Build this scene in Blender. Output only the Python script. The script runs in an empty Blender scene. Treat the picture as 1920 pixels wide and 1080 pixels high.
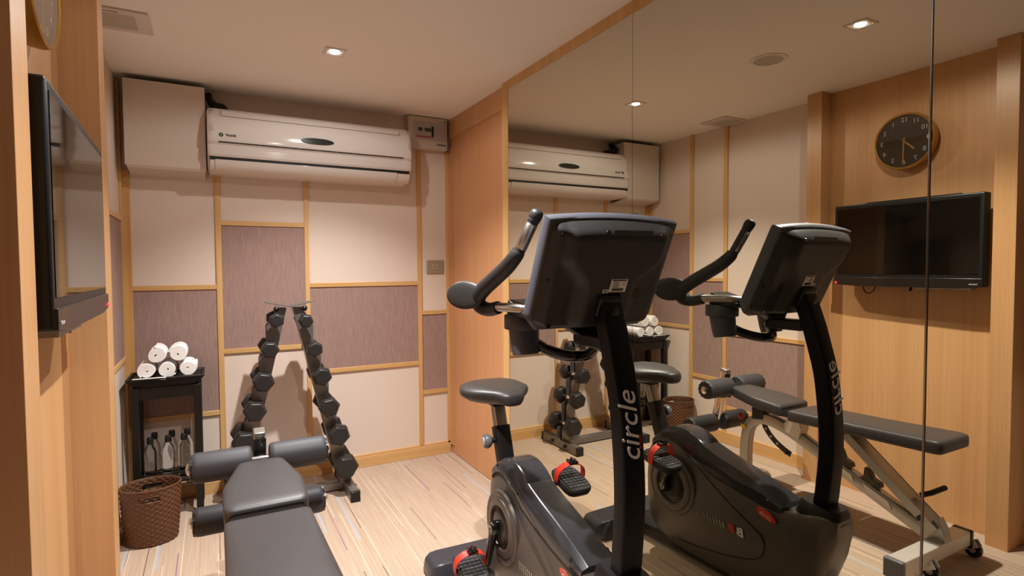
import bpy, bmesh, math, random
from mathutils import Vector, Matrix
random.seed(7)
SC = bpy.context.scene
COL = SC.collection
PI = math.pi

# ------------------------------------------------------------------ camera, world, exposure
cam_d = bpy.data.cameras.new('camera'); cam = bpy.data.objects.new('camera', cam_d); COL.objects.link(cam)
CAM_H = 1.3439
_y, _p, _r = math.radians(28.3258), math.radians(2.1187), math.radians(-0.373)
_F = Vector((math.sin(_y)*math.cos(_p), math.cos(_y)*math.cos(_p), -math.sin(_p)))
_R0 = Vector((math.cos(_y), -math.sin(_y), 0)); _U0 = _R0.cross(_F)
_R = _R0*math.cos(_r) + _U0*math.sin(_r); _U = _U0*math.cos(_r) - _R0*math.sin(_r)
cam.matrix_world = Matrix(((_R.x, _U.x, -_F.x, 0), (_R.y, _U.y, -_F.y, 0), (_R.z, _U.z, -_F.z, CAM_H), (0, 0, 0, 1)))
cam_d.sensor_width = 36; cam_d.lens = 1042.73/1920*36; cam_d.clip_start = 0.02
SC.camera = cam
w = bpy.data.worlds.new('world'); SC.world = w; w.use_nodes = True
w.node_tree.nodes['Background'].inputs[0].default_value = (1, .9, .8, 1)
w.node_tree.nodes['Background'].inputs[1].default_value = 0.0
SC.view_settings.view_transform = 'Standard'; SC.view_settings.look = 'None'
SC.view_settings.gamma = 1; SC.view_settings.use_curve_mapping = False
SC.view_settings.exposure = 0.14
LAMP_COLOR = (1.0, 0.99, 0.97); LAMP_W = 142.0

# ------------------------------------------------------------------ materials
def lin(c):
    if isinstance(c, str): c = [int(c[i:i+2], 16)/255 for i in (0, 2, 4)]
    return tuple(((v/12.92) if v <= .04045 else ((v+.055)/1.055)**2.4) for v in c) + (1,)
MATS = {}
def mat(name, c, rough=.5, metal=0, spec=.5, coat=0, bump=None, vary=None, trans=0, ior=1.45, emis=None, sheen=0):
    if name in MATS: return MATS[name]
    m = bpy.data.materials.new(name); m.use_nodes = True; MATS[name] = m
    nt = m.node_tree; b = nt.nodes['Principled BSDF']; I = b.inputs
    I['Base Color'].default_value = lin(c); I['Roughness'].default_value = rough; I['Metallic'].default_value = metal
    I['Specular IOR Level'].default_value = spec; I['Coat Weight'].default_value = coat; I['Coat Roughness'].default_value = .06
    I['Transmission Weight'].default_value = trans; I['IOR'].default_value = ior; I['Sheen Weight'].default_value = sheen
    if emis: I['Emission Color'].default_value = lin(emis[0]); I['Emission Strength'].default_value = emis[1]
    if bump or vary:
        tc = nt.nodes.new('ShaderNodeTexCoord')
    if vary:   # (scale, amount)
        n = nt.nodes.new('ShaderNodeTexNoise'); n.inputs['Scale'].default_value = vary[0]; n.inputs['Detail'].default_value = 4
        nt.links.new(tc.outputs['Object'], n.inputs['Vector'])
        mr = nt.nodes.new('ShaderNodeMapRange'); mr.inputs[3].default_value = 1-vary[1]; mr.inputs[4].default_value = 1+vary[1]
        nt.links.new(n.outputs['Fac'], mr.inputs[0])
        hs = nt.nodes.new('ShaderNodeHueSaturation'); hs.inputs['Color'].default_value = lin(c)
        nt.links.new(mr.outputs[0], hs.inputs['Value']); nt.links.new(hs.outputs[0], I['Base Color'])
    if bump:   # (scale, strength)
        n2 = nt.nodes.new('ShaderNodeTexNoise'); n2.inputs['Scale'].default_value = bump[0]; n2.inputs['Detail'].default_value = 3
        nt.links.new(tc.outputs['Object'], n2.inputs['Vector'])
        bp = nt.nodes.new('ShaderNodeBump'); bp.inputs['Strength'].default_value = bump[1]; bp.inputs['Distance'].default_value = .002
        nt.links.new(n2.outputs['Fac'], bp.inputs['Height']); nt.links.new(bp.outputs[0], I['Normal'])
    return m
def wood(name, c1, c2, axis=2, rough=.38, fine=70, coat=0.0):
    if name in MATS: return MATS[name]
    m = mat(name, c1, rough); nt = m.node_tree; b = nt.nodes['Principled BSDF']
    tc = nt.nodes.new('ShaderNodeTexCoord'); mp = nt.nodes.new('ShaderNodeMapping')
    s = [fine]*3; s[axis] = 1.3; mp.inputs['Scale'].default_value = s
    nt.links.new(tc.outputs['Object'], mp.inputs['Vector'])
    n = nt.nodes.new('ShaderNodeTexNoise'); n.inputs['Scale'].default_value = 1.0; n.inputs['Detail'].default_value = 6; n.inputs['Roughness'].default_value = .65
    nt.links.new(mp.outputs[0], n.inputs['Vector'])
    mp2 = nt.nodes.new('ShaderNodeMapping'); s2 = [9]*3; s2[axis] = .25; mp2.inputs['Scale'].default_value = s2
    nt.links.new(tc.outputs['Object'], mp2.inputs['Vector'])
    nb = nt.nodes.new('ShaderNodeTexNoise'); nb.inputs['Scale'].default_value = 1.0; nb.inputs['Detail'].default_value = 2
    nt.links.new(mp2.outputs[0], nb.inputs['Vector'])
    add = nt.nodes.new('ShaderNodeMath'); add.operation = 'MULTIPLY_ADD'; add.inputs[1].default_value = .45
    nt.links.new(nb.outputs['Fac'], add.inputs[0]); 
    mu = nt.nodes.new('ShaderNodeMath'); mu.operation = 'MULTIPLY'; mu.inputs[1].default_value = .55
    nt.links.new(n.outputs['Fac'], mu.inputs[0]); nt.links.new(mu.outputs[0], add.inputs[2])
    cr = nt.nodes.new('ShaderNodeValToRGB'); e = cr.color_ramp.elements
    e[0].position = .36; e[0].color = lin(c2); e[1].position = .64; e[1].color = lin(c1)
    nt.links.new(add.outputs[0], cr.inputs[0]); nt.links.new(cr.outputs[0], b.inputs['Base Color'])
    b.inputs['Coat Weight'].default_value = coat
    return m
def fabric_mat():
    m = mat('woven_fabric', '9c8078', .85, spec=.2); nt = m.node_tree; b = nt.nodes['Principled BSDF']
    tc = nt.nodes.new('ShaderNodeTexCoord')
    mp = nt.nodes.new('ShaderNodeMapping'); mp.inputs['Scale'].default_value = (420, 420, 16)
    nt.links.new(tc.outputs['Object'], mp.inputs['Vector'])
    n = nt.nodes.new('ShaderNodeTexNoise'); n.inputs['Scale'].default_value = 1; n.inputs['Detail'].default_value = 3
    nt.links.new(mp.outputs[0], n.inputs['Vector'])
    cr = nt.nodes.new('ShaderNodeValToRGB'); e = cr.color_ramp.elements
    e[0].position = .3; e[0].color = lin('8f746c'); e[1].position = .75; e[1].color = lin('a98e84')
    nt.links.new(n.outputs['Fac'], cr.inputs[0]); nt.links.new(cr.outputs[0], b.inputs['Base Color'])
    bp = nt.nodes.new('ShaderNodeBump'); bp.inputs['Strength'].default_value = .35; bp.inputs['Distance'].default_value = .002
    nt.links.new(n.outputs['Fac'], bp.inputs['Height']); nt.links.new(bp.outputs[0], b.inputs['Normal'])
    return m
def carpet_mat():
    m = mat('striped_carpet', 'd6b394', .95, spec=.1); nt = m.node_tree; b = nt.nodes['Principled BSDF']; L = nt.links.new
    tc = nt.nodes.new('ShaderNodeTexCoord'); sx = nt.nodes.new('ShaderNodeSeparateXYZ'); L(tc.outputs['Object'], sx.inputs[0])
    def math_(op, a, bb=None, c=None):
        n = nt.nodes.new('ShaderNodeMath'); n.operation = op
        for i, v in enumerate((a, bb, c)):
            if v is None: continue
            if isinstance(v, (int, float)): n.inputs[i].default_value = v
            else: L(v, n.inputs[i])
        return n.outputs[0]
    def streak(col_w, ylen, thr, seed, width=1.0):
        cx = math_('FLOOR', math_('DIVIDE', sx.outputs['X'], col_w))
        fx = math_('FRACT', math_('DIVIDE', sx.outputs['X'], col_w))
        wn = nt.nodes.new('ShaderNodeTexWhiteNoise'); wn.noise_dimensions = '1D'; L(math_('ADD', cx, seed), wn.inputs['W'])
        yy = math_('ADD', math_('DIVIDE', sx.outputs['Y'], ylen), math_('MULTIPLY', wn.outputs['Value'], 37.0))
        cy = math_('FLOOR', yy)
        cb = nt.nodes.new('ShaderNodeCombineXYZ'); L(cx, cb.inputs[0]); L(cy, cb.inputs[1]); cb.inputs[2].default_value = seed
        w2 = nt.nodes.new('ShaderNodeTexWhiteNoise'); w2.noise_dimensions = '3D'; L(cb.outputs[0], w2.inputs['Vector'])
        on = math_('LESS_THAN', w2.outputs['Value'], thr)
        return math_('MULTIPLY', on, math_('LESS_THAN', fx, width))
    base = nt.nodes.new('ShaderNodeTexNoise'); mp = nt.nodes.new('ShaderNodeMapping'); mp.inputs['Scale'].default_value = (90, 3, 1)
    L(tc.outputs['Object'], mp.inputs['Vector']); L(mp.outputs[0], base.inputs['Vector']); base.inputs['Scale'].default_value = 1
    cr = nt.nodes.new('ShaderNodeValToRGB'); e = cr.color_ramp.elements
    e[0].position = .3; e[0].color = lin('ae9681'); e[1].position = .75; e[1].color = lin('bba490'); L(base.outputs['Fac'], cr.inputs[0])
    col = cr.outputs[0]
    for cw, yl, th, sd, wd, c in ((.037, .9, .24, 3.0, .07, 'e6d0b6'), (.043, .42, .16, 11.0, .08, '5c4236'), (.067, .6, .06, 23.0, .20, 'a9abb2'),
                                  (.059, .5, .06, 31.0, .10, '8c6880'), (.031, .65, .12, 47.0, .13, 'b08d72')):
        mx = nt.nodes.new('ShaderNodeMixRGB'); mx.inputs[2].default_value = lin(c)
        L(math_('MULTIPLY', streak(cw, yl, th, sd, wd), .85), mx.inputs[0]); L(col, mx.inputs[1]); col = mx.outputs[0]
    # loop-pile ribs: rows of loops running along the room
    rx = math_('SINE', math_('MULTIPLY', sx.outputs['X'], 2*PI/.0062)); ry = math_('SINE', math_('MULTIPLY', sx.outputs['Y'], 2*PI/.009))
    h = math_('ADD', math_('MULTIPLY', rx, .5), math_('MULTIPLY', ry, .3))
    mr = nt.nodes.new('ShaderNodeMapRange'); mr.inputs[1].default_value = -.8; mr.inputs[2].default_value = .8; mr.inputs[3].default_value = .72; mr.inputs[4].default_value = 1.16; L(h, mr.inputs[0])
    hs = nt.nodes.new('ShaderNodeHueSaturation'); L(col, hs.inputs['Color']); L(mr.outputs[0], hs.inputs['Value'])
    L(hs.outputs[0], b.inputs['Base Color'])
    bp = nt.nodes.new('ShaderNodeBump'); bp.inputs['Strength'].default_value = .4; bp.inputs['Distance'].default_value = .002
    L(h, bp.inputs['Height']); L(bp.outputs[0], b.inputs['Normal'])
    return m
CARPET = carpet_mat(); FABRIC = fabric_mat()
PAINT = mat('cream_paint', 'dccabc', .7, spec=.25, bump=(180, .05))
CEIL = mat('ceiling_paint', 'f0e9e2', .8, spec=.2)
VENEER = wood('oak_veneer', 'd0a172', 'c2905f')
VENEER_D = wood('door_veneer', 'cc9468', 'c1895d', fine=90)
BAT_V = wood('batten_upright', 'dab07a', 'c6975a', 2, .45, 40)
BAT_H = wood('batten_level', 'dab07a', 'c6975a', 0, .45, 40)
BAT_Y = wood('batten_side', 'dab07a', 'c6975a', 1, .45, 40)
MIRROR = mat('mirror_glass', 'd8d4c4', 0.0, 1.0)
GREENEDGE = mat('mirror_edge', '4a5246', .3)
CHROME = mat('chrome', 'e6e4e2', .12, 1)
STEEL = mat('brushed_steel', 'b9b4ae', .32, 1)
BLACK = mat('black_satin', '141313', .38)
BLACKG = mat('black_gloss', '0d0c0c', .12, coat=.6)
RUBBER = mat('black_rubber', '26241f', .62, spec=.4, bump=(350, .15))
VINYL = mat('black_vinyl', '3a3636', .42, spec=.45, bump=(420, .12))
FOAM = mat('roller_foam', '39373a', .55, spec=.4, bump=(600, .12))
CHAMP = mat('champagne_silver', 'a8a49d', .36, .6)
CHAMP_L = mat('light_silver', 'cfc8c0', .4, .4)
WHITEP = mat('white_plastic', 'd6cbc3', .12, spec=.5)
WHITEM = mat('white_matte_board', 'cfc0b2', .8, spec=.2, bump=(90, .08))
DARKWOOD = mat('black_brown_wood', '100b0a', .42, vary=(25, .3))
RATTAN = mat('brown_rattan', '5f3d26', .5, vary=(140, .4))
TERRY = mat('white_terry', 'f7f4f2', .95, spec=.1, bump=(420, .9), sheen=.3)
RED = mat('red_strap', 'c8321f', .5)
REDL = mat('red_badge', 'c9301a', .3, coat=.5)
PAPER = mat('white_paper', 'e8e2da', .6)
INK = mat('dark_ink', '26221f', .6)
GREYP = mat('grey_plastic', '64646a', .4)
BEZEL = mat('grey_blue_plastic', '4d4e55', .42)
CONS = mat('charcoal_plastic', '2a2929', .45, bump=(500, .08))
SHELLM = mat('graphite_paint', '665e58', .38, .6)
COVERM = mat('black_cover', '2a2a2d', .24, coat=.3)
SILVER_T = mat('silver_lettering', 'd8d6d2', .35)
GLASSP = mat('clear_bottle', 'fbfcfc', .02, trans=1, ior=1.22)
SCREEN = mat('tv_screen', '050505', .04, spec=.6)
BULB = mat('lamp_glow', 'ffffff', .5, emis=('fff4e6', 28))
REFL = mat('lamp_reflector', 'e8e6e2', .2, .8)
LED = mat('red_led', 'ff2040', .5, emis=('ff1838', 6))

# ------------------------------------------------------------------ mesh helpers
def bx(bm, x0, x1, y0, y1, z0, z1):
    v = [bm.verts.new(p) for p in ((x0,y0,z0),(x1,y0,z0),(x1,y1,z0),(x0,y1,z0),(x0,y0,z1),(x1,y0,z1),(x1,y1,z1),(x0,y1,z1))]
    for f in ((0,3,2,1),(4,5,6,7),(0,1,5,4),(1,2,6,5),(2,3,7,6),(3,0,4,7)): bm.faces.new([v[i] for i in f])
def box(*a):
    bm = bmesh.new(); bx(bm, *a); return bm
def obx(bm, c, ax, ay, az):   # oriented box: centre and three half-axis vectors
    c, ax, ay, az = map(Vector, (c, ax, ay, az)); v = []
    for k in (-1, 1):
        for i, j in ((-1,-1),(1,-1),(1,1),(-1,1)): v.append(bm.verts.new(c+ax*i+ay*j+az*k))
    for f in ((0,3,2,1),(4,5,6,7),(0,1,5,4),(1,2,6,5),(2,3,7,6),(3,0,4,7)): bm.faces.new([v[i] for i in f])
def loft(bm, rings, cap=True, closed=True):
    R = [[bm.verts.new(p) for p in r] for r in rings]; n = len(R[0])
    for a, b in zip(R[:-1], R[1:]):
        for i in range(n if closed else n-1):
            j = (i+1) % n
            bm.faces.new((a[i], a[j], b[j], b[i]))
    if cap: bm.faces.new(R[0][::-1]); bm.faces.new(R[-1])
    return R
def smooth_path(pts, n=6):   # Catmull-Rom through the points
    P = [Vector(p) for p in pts]; P = [P[0]*2-P[1]] + P + [P[-1]*2-P[-2]]; out = []
    for i in range(1, len(P)-2):
        for k in range(n):
            t = k/n; a, b, c, d = P[i-1:i+3]
            out.append(.5*((2*b)+(c-a)*t+(2*a-5*b+4*c-d)*t*t+(-a+3*b-3*c+d)*t**3))
    out.append(P[-2]); return out
def circ(r, n=16, ry=None): return [(r*math.cos(2*PI*i/n), (ry or r)*math.sin(2*PI*i/n)) for i in range(n)]
def rrect(a, b, r, k=4):
    o = []
    for cx, cy, s in ((a-r,b-r,0),(-a+r,b-r,1),(-a+r,-b+r,2),(a-r,-b+r,3)):
        for i in range(k+1):
            t = (s+i/k)*PI/2; o.append((cx+r*math.cos(t), cy+r*math.sin(t)))
    return o
def sweep(bm, pts, sec, scale=None, up=(0,0,1), cap=True):
    P = [Vector(p) for p in pts]; rings = []; prev = None
    for i, p in enumerate(P):
        t = (P[min(i+1, len(P)-1)]-P[max(i-1, 0)]).normalized()
        if prev is None:
            u = Vector(up); u = u-t*u.dot(t)
            if u.length < 1e-3: u = Vector((1,0,0)); u = u-t*u.dot(t)
        else: u = prev-t*prev.dot(t)
        u.normalize(); prev = u; s = t.cross(u); k = scale[i] if scale else 1
        rings.append([p+s*(a*k)+u*(b*k) for a, b in sec])
    loft(bm, rings, cap)
def tube(bm, pts, r, n=14, cap=True, up=(0,0,1)):
    if isinstance(r, (list, tuple)): sweep(bm, pts, circ(1, n), r, up, cap)
    else: sweep(bm, pts, circ(r, n), None, up, cap)
def lathe(bm, prof, o=(0,0,0), axis=(0,0,1), n=24, cap=True, sx=1, sy=1, rot=0):   # prof: (radius, height)
    a = Vector(axis).normalized(); u = Vector((1,0,0)) if abs(a.x) < .9 else Vector((0,0,1)); u = (u-a*u.dot(a)).normalized(); v = a.cross(u); o = Vector(o)
    rings = [[o+a*h+(u*(math.cos(2*PI*i/n+rot)*sx)+v*(math.sin(2*PI*i/n+rot)*sy))*max(r, 1e-5) for i in range(n)] for r, h in prof]
    loft(bm, rings, cap)
def prism(bm, poly, o, u, v, d):   # polygon in plane (u,v), extruded by vector d
    o, u, v, d = map(Vector, (o, u, v, d)); a = [o+u*x+v*y for x, y in poly]
    loft(bm, [a, [p+d for p in a]])
def ellipsoid(bm, c, a, b, d, n=20, m=12, e=1.0):
    c, a, b, d = map(Vector, (c, a, b, d)); rings = []
    for j in range(m+1):
        ph = -PI/2+PI*j/m; k = max(math.cos(ph), 1e-4)
        rings.append([c+(a*math.cos(2*PI*i/n)+b*math.sin(2*PI*i/n))*k**e+d*math.sin(ph) for i in range(n)])
    loft(bm, rings)
def obj(name, bm, m, parent=None, bevel=0, seg=2, sharp=40, loc=None, sub=0, kind=None):
    me = bpy.data.meshes.new(name); bmesh.ops.recalc_face_normals(bm, faces=bm.faces)
    off = Vector(loc) if loc is not None else (Vector(parent.get('_o', (0,0,0))) if parent is not None else None)
    if off is None:      # top-level mesh: origin at the middle of its base
        xs = [v.co for v in bm.verts]
        off = Vector(((min(p.x for p in xs)+max(p.x for p in xs))/2, (min(p.y for p in xs)+max(p.y for p in xs))/2, min(p.z for p in xs)))
    for v in bm.verts: v.co -= off
    bm.to_mesh(me); bm.free(); me.materials.append(m)
    o = bpy.data.objects.new(name, me); COL.objects.link(o)
    me.polygons.foreach_set('use_smooth', [True]*len(me.polygons)); me.set_sharp_from_angle(angle=math.radians(sharp))
    if parent is not None: o.parent = parent; o['_o'] = list(off) if '_o' in parent else [0,0,0]
    else: o.location = off; o['_o'] = list(off)
    if bevel:
        b = o.modifiers.new('bevel', 'BEVEL'); b.width = bevel; b.segments = seg; b.limit_method = 'ANGLE'; b.angle_limit = math.radians(35)
    if sub:
        s = o.modifiers.new('sub', 'SUBSURF'); s.levels = sub; s.render_levels = sub
    if kind: o['kind'] = kind
    return o
def tag(o, label, cat, group=None):
    o['label'] = label; o['category'] = cat
    if group: o['group'] = group
    return o
def thing(name, label, cat, loc=(0,0,0), rz=0, group=None, local=False):
    """Empty at the thing's base. Parts are given in room coordinates (local=False) or in its own (local=True)."""
    o = bpy.data.objects.new(name, None); COL.objects.link(o); o.empty_display_size = .05
    o.location = loc; o.rotation_euler = (0,0,rz); o['_o'] = (0,0,0) if local else list(loc)
    return tag(o, label, cat, group)
def struct(name, bm, m, label=None, cat='structure', parent=None, bevel=0):
    o = obj(name, bm, m, parent, bevel)
    if parent is None: o['kind'] = 'structure'; o['label'] = label or name.replace('_', ' '); o['category'] = cat
    return o
def text_bm(body, size, o, r, u, depth=.0006, shear=0, align='CENTER', fn=None, spacing=1.0, bold=0, fine=0):
    c = bpy.data.curves.new('t', 'FONT'); c.body = body; c.size = size; c.align_x = align; c.align_y = 'CENTER'; c.shear = shear
    c.space_character = spacing; c.offset = bold; c.resolution_u = 3
    t = bpy.data.objects.new('t', c); COL.objects.link(t); bpy.context.view_layer.update()
    me = bpy.data.meshes.new_from_object(t.evaluated_get(bpy.context.evaluated_depsgraph_get()))
    bpy.data.objects.remove(t); bpy.data.curves.remove(c)
    bm = bmesh.new(); bm.from_mesh(me); bpy.data.meshes.remove(me)
    if fine:    # cut the letters into short steps so that they can follow a curved face
        xs_ = [v.co.x for v in bm.verts]; x = min(xs_)+fine
        while x < max(xs_):
            bmesh.ops.bisect_plane(bm, geom=bm.verts[:]+bm.edges[:]+bm.faces[:], plane_co=(x,0,0), plane_no=(1,0,0)); x += fine
    g = bmesh.ops.extrude_face_region(bm, geom=bm.faces[:])
    for v in [e for e in g['geom'] if isinstance(e, bmesh.types.BMVert)]: v.co.z += depth
    o, r, u = map(Vector, (o, r, u)); n = r.cross(u)
    for v in bm.verts:
        p = v.co.copy(); v.co = fn(p) if fn else o+r*p.x+u*p.y+n*p.z
    return bm

# ------------------------------------------------------------------ the room
XL, XM, XD, YB, ZC = -.44, 1.483, 1.513, 3.763, 2.39      # left wall, mirror face, door face, back wall, ceiling
YR = -2.6
struct('floor', box(-.75, 1.7, YR-.1, YB+.1, -.06, 0), CARPET, 'beige loop carpet floor with thin streaks', 'floor')
struct('ceiling', box(-.75, 1.7, YR-.1, YB+.1, ZC, ZC+.06), CEIL, 'plain white ceiling', 'ceiling')
wb = struct('wall_back', box(-.75, 1.7, YB, YB+.1, 0, ZC), PAINT, 'far wall of cream and mauve panels behind the dumbbell rack', 'wall')
wl = struct('wall_left', box(XL-.1, XL, YR, YB, 0, ZC), PAINT, 'left wall of cream and mauve panels', 'wall')
wr = struct('wall_right', box(XD+.012, XD+.11, YR, YB, 0, ZC), PAINT, 'right wall behind the mirror', 'wall')
struct('wall_rear', box(-.75, 1.7, YR-.1, YR, 0, ZC), PAINT, 'wall behind the camera', 'wall')
# fabric panels and battens on the far wall
def bfab(x0, x1, z0, z1): obj('fabric_panel', box(x0, x1, YB-.004, YB+.001, z0, z1), FABRIC, wb)
bfab(-.40, .03, .48, 1.25); bfab(.045, .53, .85, 1.635); bfab(.545, 1.28, .67, 1.25); bfab(1.295, 1.51, .45, 1.02)
def bv(x0, x1, z0=.08, z1=ZC): obj('upright_batten', box(x0, x1, YB-.012, YB, z0, z1), BAT_V, wb, .0015)
bv(-.44, -.394, .08, 1.9); bv(.023, .0535, .08, 1.93); bv(.524, .551, .08, 1.93); bv(1.272, 1.301, .08, 2.165)
bv(1.486, 1.513, .0, 2.17)
def bh(x0, x1, zt, h=.028): obj('level_batten', box(x0, x1, YB-.011, YB, zt-h, zt), BAT_H, wb, .0015)
bh(-.394, .023, 1.253); bh(-.394, .023, .498); bh(.0535, .524, 1.635); bh(.0535, .524, .862)
bh(.551, 1.272, 1.252); bh(.551, 1.272, .688); bh(1.301, 1.486, 1.042); bh(1.301, 1.486, .474)
bb = box(-.44, 1.505, YB-.016, YB, 0, .07); bx(bb, -.44, 1.505, YB-.012, YB, .07, .086)
struct('baseboard_back', bb, BAT_H, 'pale wooden baseboard along the far wall', 'baseboard', bevel=.002)
# left wall
def lfab(y0, y1, z0, z1): obj('fabric_panel', box(XL-.001, XL+.004, y0, y1, z0, z1), FABRIC, wl)
lfab(3.27, 3.75, .85, 1.64); lfab(2.93, 3.25, .47, 1.25); lfab(2.18, 2.91, .27, .84); lfab(YR, 1.16, .82, 1.64)
def lv(y0, y1): obj('upright_batten', box(XL, XL+.014, y0, y1, .08, ZC), BAT_V, wl, .0015)
lv(3.24, 3.273); lv(2.904, 2.938); lv(.42, .452)
obj('upright_batten', box(XL, XL+.014, 3.71, 3.763, .08, ZC), BAT_V, wl, .0015)
def lh(y0, y1, zt): obj('level_batten', box(XL, XL+.012, y0, y1, zt-.028, zt), BAT_Y, wl, .0015)
lh(3.273, 3.71, 1.642); lh(3.273, 3.71, .865); lh(2.938, 3.24, 1.254); lh(2.938, 3.24, .486); lh(2.18, 2.904, .852); lh(2.18, 2.904, .288); lh(YR, 1.15, .83); lh(YR, 1.15, 1.642)
struct('baseboard_left', box(XL, XL+.016, 2.18, YB-.016, 0, .09), BAT_Y, 'pale wooden baseboard along the left wall beyond the niche', 'baseboard', bevel=.002)
struct('trim_1', box(XL, XL+.016, YR, 1.15, 0, .09), BAT_Y, 'pale wooden baseboard along the left wall before the niche', 'baseboard', bevel=.002)
# wooden television niche
struct('trim_2', box(XL-.002, -.286, 2.09, 2.182, 0, ZC), VENEER, 'wooden pillar on the far side of the television', 'pillar', bevel=.001)
struct('trim_3', box(XL-.002, -.268, 1.148, 1.235, 0, ZC), VENEER, 'wooden pillar on the near side of the television', 'pillar', bevel=.001)
struct('trim_4', box(XL-.002, -.385, 1.235, 2.09, 0, ZC), VENEER, 'wooden back panel of the television niche', 'panel')
# right wall: sliding door, header, mirror and its wooden frame
d = struct('door_1', box(XD+.004, XD+.03, 2.86, 3.745, .005, 2.262), VENEER_D, 'flat wooden door panel between mirror and far wall', 'door')
obj('door_stile', box(XD-.004, XD+.03, 3.70, 3.75, .06, 2.2), VENEER_D, d, .001)
struct('trim_5', box(XD-.008, XD+.03, 2.857, 3.752, 2.262, ZC), VENEER, 'wooden header above the door panel', 'header', bevel=.001)
fr = box(XM-.002, XD+.03, 2.786, 2.857, 0, ZC); bx(fr, XM-.002, XD+.03, YR, 2.786, 2.342, ZC)
struct('trim_6', fr, BAT_V, 'light wooden frame along the mirror', 'frame', bevel=.001)
for y0, y1, lab in ((1.7355, 2.785, 'tall mirror panel farthest into the room, next to the wooden door'),
                    (.692, 1.7335, 'tall middle mirror panel right beside the exercise bike'),
                    (-.36, .686, 'tall nearest mirror panel at the right edge of the view')):
    t = thing('mirror_panel', lab, 'mirror', (XM+.004, (y0+y1)/2, 0), group='mirror panels on the right wall')
    obj('mirror_glass', box(XM, XM+.005, y0, y1, .004, 2.341), MIRROR, t)
    obj('backing_board', box(XM+.005, XD+.012, y0, y1, .004, 2.341), GREENEDGE, t)
t = obj('joint_strip', box(XM-.003, XM+.004, .6865, .6915, .004, 2.341), mat('strip_metal', '8d8880', .2, 1), bevel=.0012)
tag(t, 'thin shiny upright metal strip between two mirror panels', 'strip')

# ------------------------------------------------------------------ ceiling fittings
def downlight(x, y, lab, power=LAMP_W):
    t = thing('downlight', lab, 'light', (x, y, ZC-.012), group='square recessed ceiling downlights')
    bm = bmesh.new(); S, s, zb = .05, .036, ZC-.004
    for a in ((-S,S,-S,-s),(-S,S,s,S),(-S,-s,-s,s),(s,S,-s,s)): bx(bm, x+a[0], x+a[1], y+a[2], y+a[3], zb, ZC+.002)
    obj('frame', bm, WHITEP, t, .001)
    bm = bmesh.new(); lathe(bm, [(.034, ZC-.0035), (.030, ZC-.001)], (x, y, 0), n=28, cap=False); lathe(bm, [(.030, ZC-.001), (.0225, ZC-.0008)], (x, y, 0), n=28, cap=False)
    obj('reflector', bm, REFL, t)
    bm = bmesh.new(); lathe(bm, [(.0001, ZC-.008), (.018, ZC-.007), (.0235, ZC-.004), (.0235, ZC-.0006)], (x, y, 0), n=28)
    obj('bulb', bm, BULB, t)
    l = bpy.data.lights.new('downlight_beam', 'SPOT'); l.energy = power; l.color = LAMP_COLOR; l.spot_size = math.radians(116); l.spot_blend = .8; l.shadow_soft_size = .016
    lo = bpy.data.objects.new('downlight_beam', l); COL.objects.link(lo); lo.parent = t; lo.location = (0, 0, -.008)
    l2 = bpy.data.lights.new('downlight_spill', 'SPOT'); l3 = bpy.data.lights.new('downlight_core', 'SPOT'); l3.energy = power*.75; l3.color = LAMP_COLOR; l3.spot_size = math.radians(78); l3.spot_blend = 1; l3.shadow_soft_size = .016
    lo = bpy.data.objects.new('downlight_core', l3); COL.objects.link(lo); lo.parent = t; lo.location = (0, 0, -.008)
    l2.energy = power*.085; l2.color = LAMP_COLOR; l2.spot_size = math.radians(174); l2.spot_blend = .25; l2.shadow_soft_size = .016
    lo = bpy.data.objects.new('downlight_spill', l2); COL.objects.link(lo); lo.parent = t; lo.location = (0, 0, -.008)
downlight(.545, 2.80, 'square recessed downlight in the ceiling in front of the air conditioner')
downlight(.462, 1.44, 'square recessed downlight in the ceiling over the middle of the room, seen in the mirror')
t = thing('ceiling_speaker', 'round white ceiling speaker between two downlights', 'speaker', (.455, 1.90, ZC-.006))
bm = bmesh.new(); lathe(bm, [(.07, ZC+.001), (.07, ZC-.005), (.088, ZC-.004), (.092, ZC+.001)], (.455, 1.90, 0), n=40, cap=False); obj('rim', bm, WHITEP, t)
bm = bmesh.new(); lathe(bm, [(.0001, ZC-.002), (.071, ZC-.003), (.071, ZC+.001)], (.455, 1.90, 0), n=40); obj('grille', bm, mat('speaker_mesh', 'bdb6a8', .7, bump=(900, .5)), t)
t = thing('exhaust_vent', 'square white exhaust vent in the ceiling beside the left wall', 'vent', (-.32, 2.85, ZC-.012))
bm = bmesh.new(); bx(bm, -.425, -.205, 2.735, 2.965, ZC-.010, ZC); obj('frame', bm, WHITEP, t, .006, 3)
bm = bmesh.new()
for i in range(24): bx(bm, -.395, -.255, 2.775+i*.0064, 2.7785+i*.0064, ZC-.0115, ZC-.0095)
obj('grille', bm, mat('vent_grille', 'cdc4b6', .6), t)
bm = bmesh.new(); bx(bm, -.375, -.31, 2.752, 2.756, ZC-.0108, ZC-.0095); obj('brand_mark', bm, INK, t)

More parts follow.
